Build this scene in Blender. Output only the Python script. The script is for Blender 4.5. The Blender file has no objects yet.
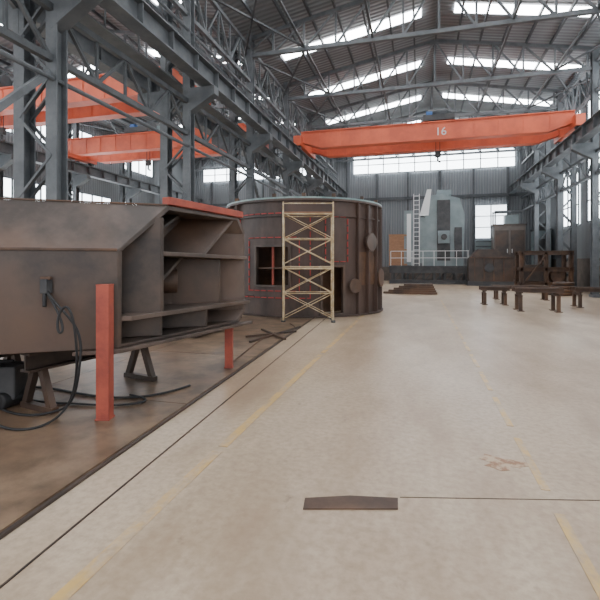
import bpy, bmesh, math, random
from mathutils import Vector, Matrix
random.seed(4)
TH=math.radians(15.26); S,C=math.sin(TH),math.cos(TH); F=440.0; HZ=262.0; EYE=1.6
FWD=Vector((-S,C,0)); RGT=Vector((C,S,0)); UP=Vector((0,0,1))
def P(px,t,z=0.0):
    v=FWD*t+RGT*((px-300)/F*t); v.z=z; return v

# ------------------------------------------------ materials
def mat(name,c1,c2=None,scale=3.0,rough=.6,metal=0.0,bump=.0,c3=None,lo=.4,hi=.62,emit=0,stretch=(1,1,1)):
    m=bpy.data.materials.new(name); m.use_nodes=True; nt=m.node_tree; n=nt.nodes; l=nt.links
    b=n['Principled BSDF']; b.inputs['Roughness'].default_value=rough; b.inputs['Metallic'].default_value=metal
    c1=(*c1,1)
    if c2 is None:
        b.inputs['Base Color'].default_value=c1
    else:
        tc=n.new('ShaderNodeTexCoord'); mp=n.new('ShaderNodeMapping'); mp.inputs['Scale'].default_value=stretch
        l.new(tc.outputs['Object'],mp.inputs['Vector'])
        nz=n.new('ShaderNodeTexNoise'); nz.inputs['Scale'].default_value=scale; nz.inputs['Detail'].default_value=8; nz.inputs['Roughness'].default_value=.65
        l.new(mp.outputs[0],nz.inputs['Vector'])
        r=n.new('ShaderNodeValToRGB'); r.color_ramp.elements[0].position=lo; r.color_ramp.elements[1].position=hi
        r.color_ramp.elements[0].color=c1; r.color_ramp.elements[1].color=(*c2,1)
        l.new(nz.outputs['Fac'],r.inputs['Fac']); out=r.outputs['Color']
        if c3:
            n2=n.new('ShaderNodeTexNoise'); n2.inputs['Scale'].default_value=scale*.35; n2.inputs['Detail'].default_value=5
            l.new(mp.outputs[0],n2.inputs['Vector'])
            r2=n.new('ShaderNodeValToRGB'); r2.color_ramp.elements[0].position=.5; r2.color_ramp.elements[1].position=.7
            l.new(n2.outputs['Fac'],r2.inputs['Fac'])
            mx=n.new('ShaderNodeMix'); mx.data_type='RGBA'
            l.new(r2.outputs['Color'],mx.inputs[0]); l.new(out,mx.inputs[6]); mx.inputs[7].default_value=(*c3,1); out=mx.outputs[2]
        l.new(out,b.inputs['Base Color'])
        if bump>0:
            bp=n.new('ShaderNodeBump'); bp.inputs['Strength'].default_value=bump; bp.inputs['Distance'].default_value=.02
            l.new(nz.outputs['Fac'],bp.inputs['Height']); l.new(bp.outputs[0],b.inputs['Normal'])
    if emit:
        b.inputs['Emission Color'].default_value=c1; b.inputs['Emission Strength'].default_value=emit
    return m
RUST=mat('rusty_steel',(.055,.032,.022),(.11,.062,.038),2.2,.6,.1,.15,c3=(.16,.08,.042))
MILL=mat('mill_scale_steel',(.050,.038,.032),(.115,.082,.066),1.5,.5,.1,.2,c3=(.13,.072,.045),stretch=(1,1,.6))
MILLD=mat('dark_plate_steel',(.035,.027,.024),(.075,.052,.04),1.8,.5,.1,.2,c3=(.10,.056,.035))
TANK=mat('tank_shell_steel',(.042,.029,.025),(.095,.064,.052),1.3,.55,.1,.1,c3=(.085,.046,.032),stretch=(1,1,.35))
RIM=mat('tank_rim_primer',(.16,.24,.24),(.26,.33,.31),4,.5,.2)
PLATE=mat('floor_plate_rust',(.085,.056,.036),(.23,.155,.10),1.6,.42,.05,.1,c3=(.17,.10,.06))
REDP=mat('red_oxide_paint',(.36,.07,.04),(.24,.045,.03),5,.6,0,.05)
REDL=mat('red_marking',(.36,.035,.03))
ORANGE=mat('crane_orange_paint',(.66,.125,.055),(.52,.095,.045),1.2,.5)
GREYS=mat('structural_grey_paint',(.075,.083,.09),(.115,.123,.13),2,.6)
GREYD=mat('structural_dark_paint',(.04,.045,.05),(.065,.07,.075),2,.6)
WHITEP=mat('white_paint',(.65,.66,.66))
SCAF=mat('scaffold_tube',(.40,.28,.14),(.58,.48,.32),6,.45,.2)
MACH=mat('machine_grey_paint',(.16,.205,.215),(.21,.255,.265),1.2,.45)
MACHD=mat('machine_dark',(.03,.032,.036),(.06,.06,.06),2,.6)
CRATE=mat('plywood',(.25,.13,.07),(.33,.18,.10),4,.7,stretch=(1,1,6))
BLACK=mat('black_rubber',(.012,.012,.013),rough=.6)
WALLL=mat('wall_lower_brick',(.085,.07,.06),(.13,.105,.09),2,.8)
SKY=mat('skylight_glow',(.95,.97,1.0),emit=20.0)
GLASS=mat('window_daylight',(.88,.95,1.0),emit=9.0)
DOORM=mat('translucent_door',(.84,.92,.98),emit=4.5)
BLUE=mat('blue_paint',(.05,.14,.38))
STAIN=mat('floor_stain',(.26,.13,.065),(.46,.34,.23),9,.5,lo=.45,hi=.55)
def floormat(name='concrete_floor',paint=None):
    m=bpy.data.materials.new(name); m.use_nodes=True; nt=m.node_tree; n=nt.nodes; l=nt.links; b=n['Principled BSDF']
    tc=n.new('ShaderNodeNewGeometry')
    def noise(s,d,st=(1,1,1)):
        mp=n.new('ShaderNodeMapping'); mp.inputs['Scale'].default_value=st; l.new(tc.outputs['Position'],mp.inputs[0])
        z=n.new('ShaderNodeTexNoise'); z.inputs['Scale'].default_value=s; z.inputs['Detail'].default_value=d; z.inputs['Roughness'].default_value=.62; l.new(mp.outputs[0],z.inputs['Vector']); return z
    def ramp(src,p0,c0,p1,c1):
        r=n.new('ShaderNodeValToRGB'); r.color_ramp.elements[0].position=p0; r.color_ramp.elements[0].color=(*c0,1); r.color_ramp.elements[1].position=p1; r.color_ramp.elements[1].color=(*c1,1); l.new(src,r.inputs['Fac']); return r
    a=noise(.45,9,(1,.5,1)); r1=ramp(a.outputs['Fac'],.36,(.35,.25,.165),.62,(.52,.42,.315))
    f=noise(18,6); r2=ramp(f.outputs['Fac'],.3,(.74,.71,.68),.6,(1,1,1))
    m1=n.new('ShaderNodeMix'); m1.data_type='RGBA'; m1.blend_type='MULTIPLY'; m1.inputs[0].default_value=1; l.new(r1.outputs[0],m1.inputs[6]); l.new(r2.outputs[0],m1.inputs[7])
    g=noise(1.1,12,(1,.3,1)); r3=ramp(g.outputs['Fac'],.47,(0,0,0),.66,(.8,.8,.8))
    m2=n.new('ShaderNodeMix'); m2.data_type='RGBA'; l.new(r3.outputs[0],m2.inputs[0]); l.new(m1.outputs[2],m2.inputs[6]); m2.inputs[7].default_value=(.27,.18,.11,1)
    # small dark spots / scuffs
    h=noise(5,12,(1,.6,1)); r4=ramp(h.outputs['Fac'],.63,(0,0,0),.72,(.6,.6,.6))
    m3=n.new('ShaderNodeMix'); m3.data_type='RGBA'; l.new(r4.outputs[0],m3.inputs[0]); l.new(m2.outputs[2],m3.inputs[6]); m3.inputs[7].default_value=(.17,.11,.07,1)
    out=m3.outputs[2]
    if paint:
        k=noise(7,8,(1,.5,1)); r5=ramp(k.outputs['Fac'],.42,(.75,.75,.75),.60,(0.05,.05,.05))
        m4=n.new('ShaderNodeMix'); m4.data_type='RGBA'; l.new(r5.outputs[0],m4.inputs[0]); l.new(out,m4.inputs[6]); m4.inputs[7].default_value=(*paint,1); out=m4.outputs[2]
    l.new(out,b.inputs['Base Color'])
    rr=n.new('ShaderNodeMapRange'); l.new(a.outputs['Fac'],rr.inputs[0]); rr.inputs[3].default_value=.48; rr.inputs[4].default_value=.20
    l.new(rr.outputs[0],b.inputs['Roughness'])
    bp=n.new('ShaderNodeBump'); bp.inputs['Strength'].default_value=.08; bp.inputs['Distance'].default_value=.01; l.new(f.outputs['Fac'],bp.inputs['Height']); l.new(bp.outputs[0],b.inputs['Normal'])
    return m
FLOOR=floormat(); YEL=floormat('worn_yellow_paint',(.60,.38,.10))
def corrugated(name,c1,c2,axis='Y',sc=1.6):
    m=bpy.data.materials.new(name); m.use_nodes=True; nt=m.node_tree; n=nt.nodes; l=nt.links; b=n['Principled BSDF']; b.inputs['Roughness'].default_value=.6
    tc=n.new('ShaderNodeTexCoord'); w=n.new('ShaderNodeTexWave'); w.bands_direction=axis; w.inputs['Scale'].default_value=sc
    l.new(tc.outputs['Object'],w.inputs['Vector'])
    r=n.new('ShaderNodeValToRGB'); r.color_ramp.elements[0].color=(*c1,1); r.color_ramp.elements[1].color=(*c2,1); l.new(w.outputs['Fac'],r.inputs['Fac']); l.new(r.outputs[0],b.inputs['Base Color'])
    bp=n.new('ShaderNodeBump'); bp.inputs['Strength'].default_value=.6; bp.inputs['Distance'].default_value=.04; l.new(w.outputs['Fac'],bp.inputs['Height']); l.new(bp.outputs[0],b.inputs['Normal'])
    return m
ROOF=corrugated('corrugated_roof',(.13,.14,.15),(.19,.20,.21),'Y',1.2)
CLAD=corrugated('corrugated_cladding',(.115,.125,.135),(.16,.17,.18),'X',1.5)
CLADY=corrugated('corrugated_cladding_side',(.13,.14,.15),(.18,.19,.20),'Y',1.5)

# ------------------------------------------------ builder
class B:
    def __init__(s,name): s.name=name; s.bm=bmesh.new(); s.mats=[]
    def mi(s,m):
        if m not in s.mats: s.mats.append(m)
        return s.mats.index(m)
    def hexa(s,pts,m):
        vs=[s.bm.verts.new(p) for p in pts]; i=s.mi(m)
        for f in ((0,3,2,1),(4,5,6,7),(0,1,5,4),(1,2,6,5),(2,3,7,6),(3,0,4,7)):
            fc=s.bm.faces.new([vs[k] for k in f]); fc.material_index=i
    def box(s,c,d,m,rz=0,R=None):
        c=Vector(c); M=R if R is not None else Matrix.Rotation(rz,3,'Z'); h=[x/2 for x in d]
        s.hexa([c+M@Vector((a*h[0],b*h[1],e*h[2])) for a,b,e in ((-1,-1,-1),(1,-1,-1),(1,1,-1),(-1,1,-1),(-1,-1,1),(1,-1,1),(1,1,1),(-1,1,1))],m)
    def frame(s,p1,p2,up=UP):
        p1=Vector(p1);p2=Vector(p2); y=(p2-p1).normalized()
        if abs(y.dot(up))>.99: up=Vector((1,0,0))
        x=y.cross(up).normalized(); z=x.cross(y); return Matrix((x,y,z)).transposed()
    def beam(s,p1,p2,w,h,m,up=UP):
        p1=Vector(p1);p2=Vector(p2); s.box((p1+p2)/2,(w,(p2-p1).length,h),m,R=s.frame(p1,p2,up))
    def ib(s,p1,p2,w,h,m,up=UP,t=.025):
        p1=Vector(p1);p2=Vector(p2); R=s.frame(p1,p2,up); L=(p2-p1).length; c=(p1+p2)/2; z=R.col[2]
        s.box(c,(t,L,h-2*t),m,R=R); s.box(c+z*(h/2-t/2),(w,L,t),m,R=R); s.box(c-z*(h/2-t/2),(w,L,t),m,R=R)
    def cyl(s,p1,p2,r,m,n=10,r2=None):
        p1=Vector(p1);p2=Vector(p2); R=s.frame(p1,p2); r2=r if r2 is None else r2; i=s.mi(m); A=[];Bq=[]
        for k in range(n):
            a=2*math.pi*k/n; d=R.col[0]*math.cos(a)+R.col[2]*math.sin(a)
            A.append(s.bm.verts.new(p1+d*r)); Bq.append(s.bm.verts.new(p2+d*r2))
        for k in range(n):
            f=s.bm.faces.new((A[k],A[(k+1)%n],Bq[(k+1)%n],Bq[k])); f.material_index=i; f.smooth=n>8
        for q in (A[::-1],Bq):
            f=s.bm.faces.new(q); f.material_index=i
    def prism(s,poly,off,m):
        off=Vector(off); a=[s.bm.verts.new(Vector(p)) for p in poly]; b=[s.bm.verts.new(Vector(p)+off) for p in poly]; i=s.mi(m); n=len(a)
        fs=[s.bm.faces.new(a[::-1]),s.bm.faces.new(b)]+[s.bm.faces.new((a[k],a[(k+1)%n],b[(k+1)%n],b[k])) for k in range(n)]
        for f in fs: f.material_index=i
    def done(s,bevel=0):
        bmesh.ops.recalc_face_normals(s.bm,faces=s.bm.faces[:])
        me=bpy.data.meshes.new(s.name); 
        xs=[v.co for v in s.bm.verts]
        o=Vector(((min(v.x for v in xs)+max(v.x for v in xs))/2,(min(v.y for v in xs)+max(v.y for v in xs))/2,min(v.z for v in xs)))
        bmesh.ops.translate(s.bm,verts=s.bm.verts[:],vec=-o)
        s.bm.to_mesh(me); s.bm.free()
        for m in s.mats: me.materials.append(m)
        ob=bpy.data.objects.new(s.name,me); ob.location=o; bpy.context.scene.collection.objects.link(ob)
        if bevel:
            md=ob.modifiers.new('bevel','BEVEL'); md.width=bevel; md.segments=2; md.limit_method='ANGLE'
        return ob

# ------------------------------------------------ shell
Y0,Y1=-8.6,38.4
XL,XR=-21.8,8.9
YS=[7.2+5.2*k for k in range(-3,6)]
b=B('floor'); b.box(((XL+XR)/2,(Y0+Y1)/2,-.1),(XR-XL,Y1-Y0,.2),FLOOR); b.done()
def gable(x0,x1):
    xm=(x0+x1)/2
    return lambda x: 11.3+1.5*(1-abs(x-xm)/((x1-x0)/2))
GM=gable(-7.4,XR); GL=gable(XL,-7.4)
b=B('ceiling')
for x0,x1,g in ((-7.4,XR,GM),(XL,-7.4,GL)):
    xm=(x0+x1)/2
    for a,c in ((x0,xm),(xm,x1)):
        b.hexa([(a,Y0,g(a)),(c,Y0,g(c)),(c,Y1,g(c)),(a,Y1,g(a)),(a,Y0,g(a)+.12),(c,Y0,g(c)+.12),(c,Y1,g(c)+.12),(a,Y1,g(a)+.12)],ROOF)
b.done()
b=B('roof_skylight')
for x0,x1,g in ((-7.4,XR,GM),(XL,-7.4,GL)):
    xm=(x0+x1)/2
    for y in YS:
        yc=y+2.6; w=.33
        for a,c in ((x0+1.0,xm-.7),(xm+.7,x1-1.0)):
            b.hexa([(a,yc-w,g(a)-.06),(c,yc-w,g(c)-.06),(c,yc+w,g(c)-.06),(a,yc+w,g(a)-.06),(a,yc-w,g(a)-.01),(c,yc-w,g(c)-.01),(c,yc+w,g(c)-.01),(a,yc+w,g(a)-.01)],SKY)
b.done()
b=B('wall_back')
b.box(((XL+XR)/2,Y1+.1,.6),(XR-XL,.2,1.2),WALLL)
b.box(((XL+XR)/2,Y1+.1,6.25),(XR-XL,.2,10.1),CLAD)
for x0,x1,g in ((-7.4,XR,GM),(XL,-7.4,GL)):
    b.prism([(x0,Y1,11.3),(x1,Y1,11.3),((x0+x1)/2,Y1,12.8)],(0,.2,0),CLAD)
b.beam((XL,Y1-.06,7.0),(XR,Y1-.06,7.0),.12,.25,GREYD)
for x in [XL+2.6*k for k in range(1,12)]: b.beam((x,Y1-.08,0),(x,Y1-.08,11.2),.15,.15,GREYD)
b.done()
b=B('wall_right')
b.box((XR+.1,(Y0+Y1)/2,.9),(.2,Y1-Y0,1.8),WALLL); b.box((XR+.1,(Y0+Y1)/2,6.6),(.2,Y1-Y0,9.6),CLADY); b.done()
b=B('wall_left')
b.box((XL-.1,(Y0+Y1)/2,.9),(.2,Y1-Y0,1.8),WALLL); b.box((XL-.1,(Y0+Y1)/2,6.6),(.2,Y1-Y0,9.6),CLADY); b.done()
wn=[0]
def window(axis,pos,a0,a1,z0,z1,n,m=GLASS,rows=2,name=None):
    wn[0]+=1; b=B(name or 'window_%d'%wn[0])
    def pt(a,z,d): return (a,pos-d,z) if axis=='y' else (pos-d,a,z)
    def pane(a0,a1,z0,z1,d0,d1,m):
        c=pt((a0+a1)/2,(z0+z1)/2,(d0+d1)/2)
        dd=(a1-a0,abs(d1-d0),z1-z0) if axis=='y' else (abs(d1-d0),a1-a0,z1-z0)
        b.box(c,dd,m)
    s=1 if pos>0 else -1
    pane(a0,a1,z0,z1,0.01*s,.04*s,m)
    for k in range(n+1):
        a=a0+(a1-a0)*k/n; pane(a-.04,a+.04,z0,z1,.045*s,.11*s,GREYD)
    for k in range(rows+1):
        z=z0+(z1-z0)*k/rows; pane(a0,a1,z-.03,z+.03,.05*s,.12*s,GREYD)
    b.done()
window('y',Y1-.16,-5.6,7.3,9.2,10.7,10)
window('y',Y1-.16,4.3,6.7,3.5,6.2,2,DOORM,3)
window('y',Y1-.16,-20,-9,9.2,10.5,9)
window('y',Y1-.16,-19,-9.5,3.6,5.6,8)
for k in (-1,1,3,4,5):
    y=YS[0]+5.2*(k+2)+.7
    if y+4<Y1: 
        window('x',XR,y,y+3.8,3.8,7.2,4,rows=3); window('x',XR,y,y+3.8,8.5,10.5,4,rows=1)
for k in range(8):
    y=YS[k]+.7
    window('x',XL,y,y+3.8,3.0,6.2,4,rows=3); window('x',XL,y,y+3.8,8.7,10.3,4,rows=1)
b=B('door_1')
b.box((5.5,Y1-.22,1.7),(2.4,.1,3.4),MACH)
for k in range(9): b.box((5.5,Y1-.29,.2+k*.38),(2.3,.04,.06),GREYD)
b.done()

# ------------------------------------------------ columns
def column(x,y,sep=.8,H=11.3,m=GREYS,brk=(-1,)):
    b=B('steel_lattice_column')
    for s in (-1,1):
        xx=x+s*sep/2
        b.box((xx,y-.13,H/2),(.26,.03,H),m); b.box((xx,y+.13,H/2),(.26,.03,H),m); b.box((xx,y,H/2),(.03,.24,H),m)
    z=.5;k=0
    while z<H-.9:
        a,c=(x-sep/2,x+sep/2) if k%2 else (x+sep/2,x-sep/2)
        b.beam((a,y-.12,z),(c,y-.12,z+.8),.07,.05,m); b.beam((a,y+.12,z),(c,y+.12,z+.8),.07,.05,m); z+=.8;k+=1
    b.box((x,y,.06),(1.3 if sep>.7 else 1.0,.6,.12),m)
    for s in brk:
        b.prism([(x+s*sep/2,y-.15,7.0),(x+s*(sep/2+.95),y-.15,7.0),(x+s*(sep/2+.95),y-.15,6.75),(x+s*sep/2,y-.15,6.2)],(0,.3,0),m)
    b.done()
CX=-7.4; RX=8.0
for y in YS:
    column(CX,y,brk=(-1,1)); column(RX,y,sep=.7,brk=(-1,)); column(-21,y,sep=.6,brk=(1,))
def lattice(name,x,z0,z1,n=5,m=GREYS):
    for i in range(len(YS)):
        y0=YS[i]+.15; y1=(YS[i+1]-.15) if i+1<len(YS) else YS[i]+4.7
        b=B(name); b.beam((x,y0,z0),(x,y1,z0),.13,.13,m); b.beam((x,y0,z1),(x,y1,z1),.13,.13,m)
        for k in range(n):
            ya=y0+(y1-y0)*k/n; yb=y0+(y1-y0)*(k+1)/n
            b.beam((x,ya,z0),(x,ya,z1),.06,.06,m)
            a,c=(z0,z1) if k%2 else (z1,z0)
            b.beam((x,ya,a),(x,yb,c),.07,.07,m)
        b.done()
for x in (-7.0,-7.8,7.7): lattice('longitudinal_truss',x,9.3,10.7)
for x in (-7.0,7.7): lattice('longitudinal_truss',x,5.6,6.6,m=GREYD)
for i in (2,5,7):
    b=B('column_bracing'); y,y2=YS[i]+.2,YS[i]+5.0
    b.beam((-7.0,y,.6),(-7.0,y2,5.3),.12,.12,GREYS); b.beam((-7.0,y2,.6),(-7.0,y,5.3),.12,.12,GREYS)
    b.beam((-7.8,y,6.7),(-7.8,y2,9.1),.1,.1,GREYS); b.beam((-7.8,y2,6.7),(-7.8,y,9.1),.1,.1,GREYS)
    b.done()
b=B('roof_bracing')
for i in range(len(YS)-1):
    ya,yb=YS[i]+.1,YS[i+1]-.1
    for x0,x1 in ((-7.2,-4.6),(-10.2,-7.6),(6.0,8.6),(-21.2,-18.5)):
        b.beam((x0,ya,10.45),(x1,yb,10.45),.07,.07,GREYD); b.beam((x1,ya,10.45),(x0,yb,10.45),.07,.07,GREYD)
    for x in (-4.6,-1.8,3.3,6.0,-10.2,-14.6,-18.5): b.beam((x,ya,10.48),(x,yb,10.48),.08,.08,GREYD)
b.done()
for x in (-6.3,-8.5,7.0,-20.1):
    b=B('crane_runway_beam'); b.ib((x,Y0+.2,7.3),(x,Y1-.3,7.3),.4,.6,GREYS,t=.04); b.box((x,(Y0+Y1)/2,7.63),(.08,Y1-Y0-.6,.06),MACHD)
    y=Y0+.5
    while y<Y1-.5: b.box((x,y,7.3),(.34,.03,.5),GREYS); y+=1.3
    b.done()
b=B('runway_walkway'); 
b.box((-7.4,(Y0+Y1)/2,7.12),(.5,Y1-Y0-1,.05),GREYD)
for z in (7.7,8.15): b.beam((-7.17,Y0+.5,z),(-7.17,Y1-.6,z),.04,.04,GREYD)
y=Y0+.5
while y<Y1-.6: b.beam((-7.17,y,7.1),(-7.17,y,8.17),.035,.035,GREYD); y+=1.3
for z,x in ((5.2,-6.95),(8.8,-6.95)): b.cyl((x,Y0+.5,z),(x,Y1-.6,z),.05,GREYS,8)
b.done()
def truss(x0,x1,g,y,n=12):
    b=B('roof_truss'); zb=10.4
    b.beam((x0,y,zb),(x1,y,zb),.16,.16,GREYS)
    xs=[x0+(x1-x0)*k/n for k in range(n+1)]
    for k in range(n):
        b.beam((xs[k],y,g(xs[k])-.25),(xs[k+1],y,g(xs[k+1])-.25),.14,.16,GREYS)
        a,c=(zb,g(xs[k+1])-.25) if (k<n/2) else (g(xs[k])-.25,zb)
        b.beam((xs[k],y,a),(xs[k+1],y,c),.08,.08,GREYS)
    for x in xs: b.beam((x,y,zb),(x,y,g(x)-.25),.08,.08,GREYS)
    b.done()
for y in YS+[Y1-.5]:
    truss(-7.3,8.7,GM,y); truss(-21.3,-7.5,GL,y)
b=B('roof_purlin')
for x0,x1,g in ((-7.4,XR,GM),(XL,-7.4,GL)):
    for k in range(1,16):
        x=x0+(x1-x0)*k/16; b.beam((x,Y0+.1,g(x)-.13),(x,Y1-.1,g(x)-.13),.08,.14,GREYD)
b.done()
# ------------------------------------------------ cranes
def crane(x0,x1,y,trolley,gap=2.0,label=False,zr=7.66):
    b=B('overhead_crane'); z0=zr+.05; z1=z0+.85
    for yy in (y,y+gap):
        b.prism([(x0+.1,yy-.25,z0+.35),(x0+1.2,yy-.25,z0),(x1-1.2,yy-.25,z0),(x1-.1,yy-.25,z0+.35),(x1-.1,yy-.25,z1),(x0+.1,yy-.25,z1)],(0,.5,0),ORANGE)
        b.box(((x0+x1)/2,yy,z1+.03),(x1-x0-.2,.64,.05),ORANGE)
        b.box(((x0+x1)/2,yy,z1+.09),(x1-x0-.6,.07,.07),MACHD)
        for k in range(1,12): 
            x=x0+(x1-x0)*k/12; b.box((x,yy-.26,(z0+z1)/2),(.05,.03,.8),ORANGE)
    for x in (x0,x1):
        b.box((x,y+gap/2,z0+.35),(.4,gap+1.4,.5),ORANGE)
        for yy in (y-.4,y+gap+.4):
            b.cyl((x-.12,yy,z0+.13),(x+.12,yy,z0+.13),.16,MACHD,16)
    b.box(((x0+x1)/2,y+gap+.65,z1-.1),(x1-x0-.6,.7,.05),ORANGE)
    for zz in (z1+.4,z1+.85): b.beam((x0+.4,y+gap+.98,zz),(x1-.4,y+gap+.98,zz),.04,.04,ORANGE)
    k=x0+.4
    while k<x1-.3: b.beam((k,y+gap+.98,z1-.1),(k,y+gap+.98,z1+.87),.04,.04,ORANGE); k+=1.0
    tx=trolley
    b.box((tx,y+gap/2,z1+.3),(1.5,gap+.3,.28),MACHD); b.cyl((tx-.5,y+gap/2-.2,z1+.7),(tx+.5,y+gap/2-.2,z1+.7),.28,GREYD,16)
    b.box((tx+.45,y+gap/2+.5,z1+.65),(.45,.5,.45),MACH); b.box((tx-.45,y+.3,z1+.55),(.3,.3,.3),BLUE)
    for s in (-.1,.1): b.cyl((tx+s,y+gap/2,z1+.3),(tx+s,y+gap/2,z0-.35),.015,BLACK,6)
    b.box((tx,y+gap/2,z0-.45),(.3,.16,.3),MACHD); b.cyl((tx,y+gap/2,z0-.6),(tx,y+gap/2,z0-.8),.05,MACHD)
    b.cyl((tx,y+gap/2,z0-.8),(tx+.14,y+gap/2,z0-.88),.045,MACHD)
    ob=b.done()
    if label:
        cu=bpy.data.curves.new('capacity_label','FONT'); cu.body='16'; cu.size=.55; cu.extrude=.004; cu.align_x='CENTER'
        t=bpy.data.objects.new('capacity_label',cu); bpy.context.scene.collection.objects.link(t); t.data.materials.append(WHITEP)
        t.parent=ob
        bpy.context.view_layer.update(); t.matrix_parent_inverse=ob.matrix_world.inverted()
        t.location=(1.0,y-.285,z0+.2); t.rotation_euler=(math.pi/2,0,0)
crane(-6.3,7.0,23.2,.9,label=True)
crane(-20.1,-8.5,21.0,-15)
crane(-20.1,-8.5,14.2,-17.5,gap=1.6)

# ------------------------------------------------ workpiece
P0=Vector((-3.05,3.94,0)); W=Vector((.2,.98,0)); A=Vector((-.83,-.56,0)).normalized()
def wp(s,z,k): 
    p=P0+W*s+A*k; p.z=z; return p
LEN=3.1
sec=[(0,.70),(0,1.73),(.72,2.27),(2.2,2.25),(2.36,2.05),(2.36,.86),(2.2,.70)]
b=B('steel_box_weldment')
n=len(sec); cs=(1.2,1.45)
th=.045
def ins(p,d=th):
    v=Vector((cs[0]-p[0],cs[1]-p[1])); v.normalize(); return (p[0]+v.x*d*1.3,p[1]+v.y*d*1.3)
for i in range(n):
    p,q=sec[i],sec[(i+1)%n]; pi,qi=ins(p),ins(q)
    m=(MILLD,MILL,MILL,MILL,MILL,MILL,MILLD)[i]
    b.hexa([wp(*p,0),wp(*q,0),wp(*qi,0),wp(*pi,0),wp(*p,LEN),wp(*q,LEN),wp(*qi,LEN),wp(*pi,LEN)],m)
for k0 in (.75,LEN-.1):
    poly=[wp(*ins(p),k0) for p in sec]; b.prism(poly,A*.03,MILLD)
def sheet(s0,z0,s1,z1,k0,k1,m,t=.035):
    d=Vector((s1-s0,z1-z0)).normalized(); nx,nz=-d.y*t/2,d.x*t/2
    b.hexa([wp(s0-nx,z0-nz,k0),wp(s1-nx,z1-nz,k0),wp(s1+nx,z1+nz,k0),wp(s0+nx,z0+nz,k0),wp(s0-nx,z0-nz,k1),wp(s1-nx,z1-nz,k1),wp(s1+nx,z1+nz,k1),wp(s0+nx,z0+nz,k1)],m)
sheet(.05,1.00,2.33,1.00,-.10,.76,MILL,.05)
sheet(.55,1.70,2.33,1.66,-.06,.76,MILL,.05)
sheet(.55,1.02,.55,2.12,-.06,.76,MILLD,.05)
sheet(1.45,1.68,2.15,2.22,.05,.76,MILL,.04)
sheet(.60,1.72,1.45,2.2,.35,.76,MILLD,.04)
sheet(.60,1.06,1.35,1.66,.25,.76,MILL,.04)
sheet(1.45,.74,1.45,.98,0,.76,MILLD,.04)
sheet(.62,.74,.62,.98,0,.76,MILLD,.04)
sheet(1.9,1.02,1.9,1.64,.1,.76,MILLD,.04)
sheet(-.1,.675,2.4,.675,-.1,.35,MILL,.04)
b.cyl(wp(1.55,1.35,.76),wp(1.55,1.35,.45),.16,RUST,20)
b.beam(wp(-.01,1.73,0),wp(-.01,1.73,LEN),.02,.03,RUST); b.beam(wp(.72,2.28,0),wp(.72,2.28,LEN),.02,.02,RUST)
b.beam(wp(-.012,.74,1.55),wp(-.012,1.7,1.55),.02,.02,RUST)
b.box(wp(-.03,1.2,1.3),(.03,.03,.3),RUST)
b.beam(wp(.74,2.33,.03),wp(2.28,2.31,.03),.12,.09,REDP)
hk=wp(-.05,1.36,.62)
b.box(hk,(.08,.08,.14),MACHD); b.box(hk+Vector((0,0,.08)),(.12,.04,.03),RUST); b.cyl(hk+Vector((.0,-.02,-.06)),hk+Vector((.02,-.04,-.2)),.02,BLACK)
b.done(bevel=.006)
def post(x,y,h,name='support_post',w=.11):
    b=B(name)
    R=Matrix.Rotation(TH,3,'Z')
    def bx(u,v,z,d): p=Vector((x,y,z))+R@Vector((u,v,0)); b.box(p,d,REDP,rz=TH)
    bx(0,-w*.42,h/2+.01,(w,.02,h-.02)); bx(-w*.42,.01,h/2+.01,(.018,w*.85,h-.02)); bx(w*.42,.01,h/2+.01,(.018,w*.85,h-.02))
    bx(0,0,.025,(w*1.15,w*1.15,.012)); bx(0,0,h,(w*1.04,w*1.04,.012)); b.done()
q=P(105,4.45); post(q.x,q.y,1.37,w=.125)
q=P(229,6.6); post(q.x,q.y,.64)
def trestle(name,c,d,L,h,m=RUST,bw=.2,zb=0,splay=.22):
    d=Vector(d).normalized(); c=Vector(c); nrm=Vector((-d.y,d.x,0)); b=B(name)
    b.ib(c-d*L/2+UP*(h-bw/2),c+d*L/2+UP*(h-bw/2),bw*.8,bw,m)
    for s in (-1,1):
        e=c+d*(s*(L/2-.15))
        for t in (-1,1): b.beam(e+nrm*(t*splay)+UP*(.03+zb),e+nrm*(t*splay*.3)+UP*(h-bw),.07,.07,m)
        b.beam(e-nrm*(splay+.05)+UP*(.03+zb),e+nrm*(splay+.05)+UP*(.03+zb),.08,.06,m)
    b.done()
for k in (1.2,2.7):
    trestle('trestle_stand',wp(1.25,0,k),W,1.7,.65,MILLD,zb=.02)
def workstand(px,t,L,Wd,h):
    b=B('work_stand'); c=P(px,t)
    for v in (-Wd/2,Wd/2): b.ib(c+Vector((-L/2,v,h-.07)),c+Vector((L/2,v,h-.07)),.12,.14,RUST)
    for u in (-L/2+.15,L/2-.15):
        b.ib(c+Vector((u,-Wd/2-.1,h-.2)),c+Vector((u,Wd/2+.1,h-.2)),.1,.12,RUST)
        for v in (-Wd/2,Wd/2):
            b.box(c+Vector((u,v,(h-.25)/2)),(.10,.10,h-.25),RUST); b.box(c+Vector((u,v,.012)),(.2,.2,.02),RUST)
    b.done()
for a in ((494,16.6,1.0,.5,.68),(537,14.4,1.4,.6,.76),(598,15.5,1.6,.6,.7),(520,18.8,2.2,.5,.6)): workstand(*a)
b=B('welding_machine')
c=wp(1.0,0,1.95)+UP*.02; b.box(c+UP*.27,(.42,.32,.36),MACHD,rz=.4); b.box(c+UP*.48,(.26,.05,.04),BLACK,rz=.4)
for s in (-.14,.14): b.cyl(c+Vector((s,-.16,.09)),c+Vector((s,.16,.09)),.09,BLACK,14)
b.done(bevel=.02)
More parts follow.
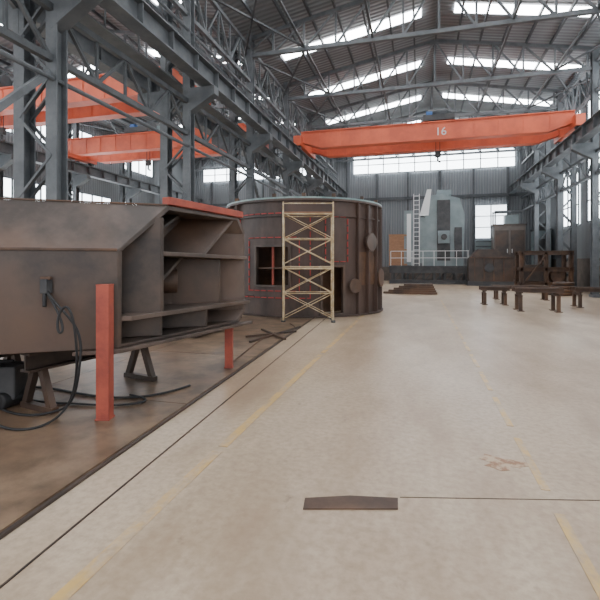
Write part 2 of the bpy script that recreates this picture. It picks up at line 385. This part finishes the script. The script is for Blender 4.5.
# ------------------------------------------------ floor plates
PLE=lambda y:-2.4-(y-2.28)*.056
b=B('floor_steel_plate'); ys=[-4,-1,2.0,4.4,6.9,9.4,11.9]
for i in range(len(ys)-1):
    ya,yb=ys[i]+.006,ys[i+1]-.006
    xs=[None,-4.6,-6.7]
    for j in range(2):
        xa=PLE(ya) if j==0 else xs[j]-.01; xb=PLE(yb) if j==0 else xs[j]-.01; xe=xs[j+1]
        b.hexa([(xe,ya,.002),(xa,ya,.002),(xb,yb,.002),(xe,yb,.002),(xe,ya,.018),(xa,ya,.018),(xb,yb,.018),(xe,yb,.018)],PLATE)
b.done()
b=B('floor_edge_rail')
b.beam((PLE(-4)+.04,-4,.012),(PLE(13)+.04,13,.012),.03,.02,MILLD)
b.beam((PLE(-4)+.38,-4,.005),(PLE(13)+.38,13,.005),.012,.006,MILLD); b.done()
b=B('floor_marking')
for y0,y1 in ((.3,3.4),(3.5,7.4),(7.6,12),(12.4,18)):
    b.box((-1.65,(y0+y1)/2,.002),(.085,y1-y0,.003),YEL)
for k in range(14):
    y=2.2+k*1.25; b.box((.85,y+.45,.002),(.06,.95,.003),YEL)
b.done()
b=B('floor_cover_plate')
b.prism([P(305,2.97,.001),P(350,3.0,.001),P(398,2.97,.001),P(398,2.84,.001),P(303,2.84,.001)],(0,0,.008),RUST); b.done()
b=B('floor_joint'); b.beam(P(400,2.99,.002),P(700,2.93,.002),.006,.003,RUST,up=UP); b.done()
b=B('floor_stain')
c=P(503,3.5); 
pts=[]
for k in range(18):
    a=2*math.pi*k/18; r=.15+.05*math.sin(3*a+1)+.03*math.sin(7*a); pts.append((c.x+r*math.cos(a)*1.1,c.y+r*math.sin(a)*.75,.001))
b.prism(pts,(0,0,.002),STAIN); b.done()

# ------------------------------------------------ tank
TC=P(304,15.13); TR=2.54; TH_T=3.42
FR=(-TC).normalized(); FR.z=0; FR.normalize(); TX=Vector((-FR.y,FR.x,0))
if TX.dot(RGT)<0: TX=-TX
def tp(phi,z,r=TR):
    a=math.radians(phi); p=TC+FR*(r*math.cos(a))+TX*(r*math.sin(a)); p.z=z; return p
b=B('steel_tank_shell')
phis=sorted(set([i*4-180 for i in range(90)]+[-33,-10,12,26]))
zs=[0.04,.12,.75,.93,1.45,2.04,2.6,3.0,TH_T]
def quadshell(r0,r1,m,skip):
    for i in range(len(phis)):
        pa=phis[i]; pb=phis[(i+1)%len(phis)]; pbb=pb if pb>pa else pb+360
        for j in range(len(zs)-1):
            za,zb=zs[j],zs[j+1]
            if skip(pa,pbb,za,zb): continue
            b.hexa([tp(pa,za,r0),tp(pbb,za,r0),tp(pbb,za,r1),tp(pa,za,r1),tp(pa,zb,r0),tp(pbb,zb,r0),tp(pbb,zb,r1),tp(pa,zb,r1)],m)
quadshell(TR-.05,TR,TANK,lambda pa,pb,za,zb:(pa>=-33.01 and pb<=-9.99 and za>=.92 and zb<=2.05) or (pa>=11.9 and pb<=26.1 and za>=.1 and zb<=1.46))
def ring(z0,z1,r0,r1,m,n=72,a0=-180,a1=180):
    st=(a1-a0)/n
    for i in range(n):
        pa=a0+i*st;pb=pa+st
        b.hexa([tp(pa,z0,r0),tp(pb,z0,r0),tp(pb,z0,r1),tp(pa,z0,r1),tp(pa,z1,r0),tp(pb,z1,r0),tp(pb,z1,r1),tp(pa,z1,r1)],m)
ring(TH_T-.06,TH_T,TR-.14,TR+.10,TANK); ring(TH_T,TH_T+.05,TR-.12,TR+.08,RIM); ring(0.021,.05,TR-.1,TR+.14,TANK)
ring(2.92,2.95,TR,TR+.05,TANK); ring(.6,.63,TR,TR+.04,TANK,n=40,a0=-130,a1=-36)
for p in (-62,-52,38,48,60,72,84,-74,-86): 
    b.beam(tp(p,.05,TR+.05),tp(p,TH_T-.06,TR+.05),.12,.03,TANK,up=(tp(p,0,1)-TC).normalized().cross(UP))
def frame(a0,a1,z0,z1,m,d=.06,w=1.6):
    ring(z0-.06,z0,TR-.06,TR+d,m,6,a0-w,a1+w); ring(z1,z1+.06,TR-.06,TR+d,m,6,a0-w,a1+w)
    ring(z0,z1,TR-.06,TR+d,m,1,a0-w,a0); ring(z0,z1,TR-.06,TR+d,m,1,a1,a1+w)
frame(-33,-10,.93,2.04,MILL); frame(12,26,.12,1.45,MILL)
ring(.05,3.0,1.55,1.6,RUST,40,-100,100)
ring(1.4,1.44,1.6,TR-.06,RUST,12,-40,0)
b.beam(tp(-22,.93,TR-.12),tp(-22,2.04,TR-.12),.06,.06,REDP)
def redline(a0,a1,z0,z1):
    for z in (z0,z1):
        k=a0
        while k<a1-1: ring(z,z+.025,TR+.005,TR+.03,REDL,2,k,min(k+4,a1)); k+=5.2
    for a in (a0,a1):
        z=z0
        while z<z1: ring(z,min(z+.16,z1),TR+.005,TR+.03,REDL,1,a-.3,a+.3); z+=.22
redline(-50,4,.55,3.0); redline(-40,-3,.75,2.3)
redline(14,30,1.6,2.9)
for p,z,r in ((50,2.2,.2),(66,1.1,.22),(34,.9,.14)):
    b.cyl(tp(p,z,TR-.02),tp(p,z,TR+.16),r,TANK,24); b.cyl(tp(p,z,TR+.12),tp(p,z,TR+.17),r+.07,MILL,24)
b.prism([tp(40,.9,TR+.01),tp(62,.9,TR+.01),tp(62,1.7,TR+.01),tp(56,1.9,TR+.01),tp(40,1.9,TR+.01)],FR*.05,RUST)
for p in (-56,-20,0,20,44,66): b.box(tp(p,TH_T+.1,TR-.02),(.1,.1,.12),RUST,rz=0)
b.done()
# scaffolding
b=B('scaffold_tower'); sc=P(308,11.95); 
def sp(u,v,z): 
    p=sc+RGT*u+FWD*v; p.z=z; return p
hw,hd=.66,.33
for lv in range(2):
    z0=.05+lv*1.45; z1=z0+1.42
    for u in (-hw,hw):
        for v in (-hd,hd): b.cyl(sp(u,v,z0),sp(u,v,z1+.03),.022,SCAF,8)
        for z in (z0+.2,z0+.75,z1-.05): b.cyl(sp(u,-hd,z),sp(u,hd,z),.018,SCAF,6)
    for v in (-hd,hd):
        for za,zb in ((z0+.05,z0+.72),(z0+.72,z1-.02)):
            b.cyl(sp(-hw,v,za),sp(hw,v,zb),.012,SCAF,6); b.cyl(sp(hw,v,za),sp(-hw,v,zb),.012,SCAF,6)
        b.cyl(sp(-hw,v,z1-.05),sp(hw,v,z1-.05),.018,SCAF,6); b.cyl(sp(-hw,v,z0+.72),sp(hw,v,z0+.72),.014,SCAF,6)
    for k in range(3): b.box(sp(0,-.2+.2*k,z1+.0),(hw*2,.17,.03),SCAF if lv==0 else CRATE,rz=TH)
for u in (-hw,hw):
    for v in (-hd,hd): b.cyl(sp(u,v,0.0),sp(u,v,.06),.06,MACHD,10)
z=3.15
for u in (-hw,hw): b.cyl(sp(u,-hd,2.9),sp(u,-hd,z+.05),.02,SCAF,6)
b.cyl(sp(-hw,-hd,z),sp(hw,-hd,z),.016,SCAF,6)
b.done()
# ------------------------------------------------ distant machines
b=B('boring_mill_machine'); m0=P(438,33.0); cx,cy=m0.x,m0.y
b.box((.6,cy,1.25),(5.6,2.6,.14),MACHD); b.box((.6,cy-1.2,1.0),(5.6,.1,.4),MACHD)
for k in range(8):
    for s in (-1.15,1.15): b.box((-2+.75*k,cy+s,.6),(.16,.16,1.2),MACHD)
for k in range(7): b.beam((-2+.75*k,cy-1.2,.1),(-1.25+.75*k,cy-1.2,1.1),.07,.07,MACHD)
b.box((.6,cy-1.2,.15),(5.6,.3,.3),MACHD)
b.prism([(cx-1.15,cy-1.0,1.32),(cx+1.7,cy-1.0,1.32),(cx+1.8,cy-1.0,5.0),(cx+1.45,cy-1.0,6.2),(cx+.2,cy-1.0,6.55),(cx-.75,cy-1.0,6.45),(cx-.95,cy-1.0,4.8)],(0,1.7,0),MACH)
b.box((cx+.35,cy-1.05,3.9),(.9,.12,4.4),MACHD); b.box((cx+.35,cy-1.2,3.4),(.8,.5,.9),MACH); b.cyl((cx+.35,cy-1.4,3.4),(cx+.35,cy-1.8,3.4),.2,MACHD,16)
b.box((cx+1.35,cy-1.05,3.0),(.5,.12,2.2),MACHD); b.box((cx+.4,cy-.2,6.7),(1.0,.9,.4),MACH)
b.box((cx-1.1,cy-.5,3.2),(.5,.9,3.4),MACH)
b.box((cx-2.1,cy-.2,3.4),(.7,.9,4.1),MACH); b.box((cx-2.1,cy-.68,3.4),(.3,.1,3.6),WHITEP)
b.prism([(cx-1.35,cy-1.1,5.0),(cx-.8,cy-1.1,6.9),(cx-.5,cy-1.1,6.9),(cx-.7,cy-1.1,5.0)],(0,.8,0),WHITEP)
for s in (-1.75,-1.35): b.beam((cx+s,cy-1.1,1.3),(cx+s,cy-1.1,6.6),.05,.05,WHITEP)
for k in range(16): b.beam((cx-1.75,cy-1.1,1.5+.33*k),(cx-1.35,cy-1.1,1.5+.33*k),.04,.04,WHITEP)
for z in (1.9,2.4): b.beam((-2.1,cy-1.25,z),(3.35,cy-1.25,z),.04,.04,WHITEP)
for k in range(8): b.beam((-2.1+.77*k,cy-1.25,1.3),(-2.1+.77*k,cy-1.25,2.4),.04,.04,WHITEP)
b.done()
b=B('wooden_crate'); b.box((-1.6,cy+.1,2.52),(1.3,1.4,2.35),CRATE)
for s in (-.6,0,.6): b.box((-1.6+s,cy-.62,2.52),(.1,.06,2.35),CRATE)
for z in (1.4,2.5,3.6): b.box((-1.6,cy-.66,z),(1.35,.05,.12),CRATE)
b.done()
CAB=mat('cabinet_grey_brown',(.10,.085,.075),(.16,.13,.11),1.5,.55)
b=B('machine_cabinet'); c=P(508,32.5)
b.box((c.x,c.y,2.2),(2.1,1.2,4.1),CAB)
for s in (-.52,.52): 
    b.box((c.x+s,c.y-.62,2.6),(.9,.05,2.6),MILLD); b.box((c.x+s,c.y-.62,.8),(.9,.05,.9),MILLD); b.box((c.x+s*.3,c.y-.67,2.4),(.05,.06,.3),WHITEP)
b.box((c.x,c.y,4.3),(2.25,1.35,.12),MILL); b.box((c.x,c.y,.1),(2.2,1.3,.2),MACHD)
for s in (-.95,.95):
    for v in (-.5,.5): b.beam((c.x+s,c.y+v,4.3),(c.x+s,c.y+v,5.3),.08,.08,GREYS)
for v in (-.5,.5): b.beam((c.x-1,c.y+v,5.3),(c.x+1,c.y+v,5.3),.08,.1,GREYS)
b.box((c.x+.2,c.y,4.7),(.9,.7,.7),MACH); b.done()
b=B('machine_housing'); c=P(541,31)
b.box((c.x,c.y,1.9),(1.0,1.2,3.75),MACH); b.box((c.x,c.y-.62,2.4),(.7,.06,1.6),MACHD); b.box((c.x,c.y,3.85),(1.1,1.3,.15),GREYD); b.cyl((c.x,c.y,3.9),(c.x,c.y,4.3),.25,MACHD,16); b.box((c.x,c.y,.1),(1.15,1.35,.2),MACHD)
b.done()
b=B('machined_frame_block'); c=P(489,30.0)
b.box((c.x,c.y,.15),(2.9,1.6,.3),MACHD)
b.prism([(c.x-1.35,c.y-.7,.3),(c.x+1.4,c.y-.7,.3),(c.x+1.4,c.y-.7,2.1),(c.x+.7,c.y-.7,2.1),(c.x+.4,c.y-.7,2.45),(c.x-.8,c.y-.7,2.45),(c.x-1.35,c.y-.7,1.8)],(0,1.4,0),MILLD)
for s in (-1,-.4,.2,.8): b.box((c.x+s,c.y-.74,1.1),(.06,.08,1.5),RUST)
b.box((c.x,c.y-.76,1.9),(2.6,.1,.08),RUST); b.cyl((c.x-.1,c.y-.7,1.2),(c.x-.1,c.y-.85,1.2),.3,MACHD,18); b.done()
b=B('welded_steel_frame'); c=P(543,24.4)
for sx in (-1.2,0,1.2):
    for sy in (-.6,.6): b.ib((c.x+sx,c.y+sy,.02),(c.x+sx,c.y+sy,2.1),.18,.2,RUST)
for z in (.4,1.2,2.1):
    for sy in (-.6,.6): b.ib((c.x-1.35,c.y+sy,z),(c.x+1.35,c.y+sy,z),.16,.22,RUST)
    for sx in (-1.2,0,1.2): b.ib((c.x+sx,c.y-.6,z),(c.x+sx,c.y+.6,z),.12,.16,RUST)
b.box((c.x-.6,c.y,1.0),(1.0,1.0,.9),MILLD); b.cyl((c.x+.6,c.y-.5,.85),(c.x+.6,c.y+.5,.85),.35,RUST,18)
b.beam((c.x-1.2,c.y-.7,.3),(c.x,c.y-.7,2.0),.08,.08,RUST)
b.done()
b=B('steel_ring_stack'); c=P(560,21.2)
for k in range(4): b.cyl((c.x+.05*k,c.y,.02+.16*k),(c.x+.05*k,c.y,.15+.16*k),.55-.03*k,RUST,24)
b.done()
b=B('steel_bar_stack'); c=P(410,22)
for k in range(5): b.box((c.x+.1*k,c.y+.05*k,.06+.1*k),(2.6-.3*k,.5,.09),RUST)
b.done()
b=B('steel_plate_stack')
for k in range(8): b.box((-5.4+.04*(k%3),9.3,.065+.07*k),(1.9,2.2,.06),MILLD,rz=.03*(k%2))
b.done()
# ------------------------------------------------ cables
def cable(name,pts,r,m=BLACK):
    cu=bpy.data.curves.new(name,'CURVE'); cu.dimensions='3D'; cu.bevel_depth=r; cu.bevel_resolution=2
    s=cu.splines.new('NURBS'); s.points.add(len(pts)-1); s.use_endpoint_u=True; s.order_u=4
    for i,p in enumerate(pts): s.points[i].co=(*p,1)
    cu.materials.append(m); o=bpy.data.objects.new(name,cu); bpy.context.scene.collection.objects.link(o); return o
z=.032
cable('welding_cable',[hk,hk+Vector((.05,-.05,-.1)),P(84,4.25,1.0),P(80,4.25,.6),P(74,4.3,.2),P(55,4.6,z),P(20,4.4,z),P(-20,5,z),P(10,5.6,z),P(55,5.5,z),P(90,5.1,z),P(150,5.0,z),P(190,5.6,z)],.013)
cable('welding_cable',[hk+Vector((-.04,0,0)),P(68,4.2,1.0),P(58,4.15,.85),P(56,4.2,1.1),P(70,4.2,1.25),P(78,4.2,.8),P(76,4.35,.3),P(60,4.4,z),P(25,4.0,z),P(-10,4.2,z),P(-30,5,z)],.012)
cable('welding_cable',[P(130,5.2,z),P(160,5.0,z),P(120,4.75,z),P(70,4.9,z),P(30,4.9,z),P(0,5.4,z),P(-40,5.2,z)],.012)
cable('air_hose',[P(232,6.9,.03),P(250,8,.03),P(262,9.3,.03),P(285,9.6,.03),P(300,10.4,.03),P(290,11.2,.03)],.012,RUST)
b=B('loose_steel_bar')
for p1,p2 in ((P(246,9.2,.04),P(296,9.9,.04)),(P(250,8.6,.04),P(300,10.6,.04)),(P(262,10.2,.04),P(285,8.8,.06))): b.beam(p1,p2,.05,.04,MILLD)
b.done()

# ------------------------------------------------ world, camera
w=bpy.data.worlds.new('World'); bpy.context.scene.world=w; w.use_nodes=True
bg=w.node_tree.nodes['Background']; bg.inputs[0].default_value=(.95,.96,1,1); bg.inputs[1].default_value=2.8
cam=bpy.data.cameras.new('camera'); co=bpy.data.objects.new('camera',cam); bpy.context.scene.collection.objects.link(co)
co.location=(0,0,EYE); co.rotation_euler=(math.pi/2,0,TH); cam.lens=440/600*36; cam.sensor_width=36; cam.shift_y=-38/600; cam.clip_end=200
bpy.context.scene.camera=co
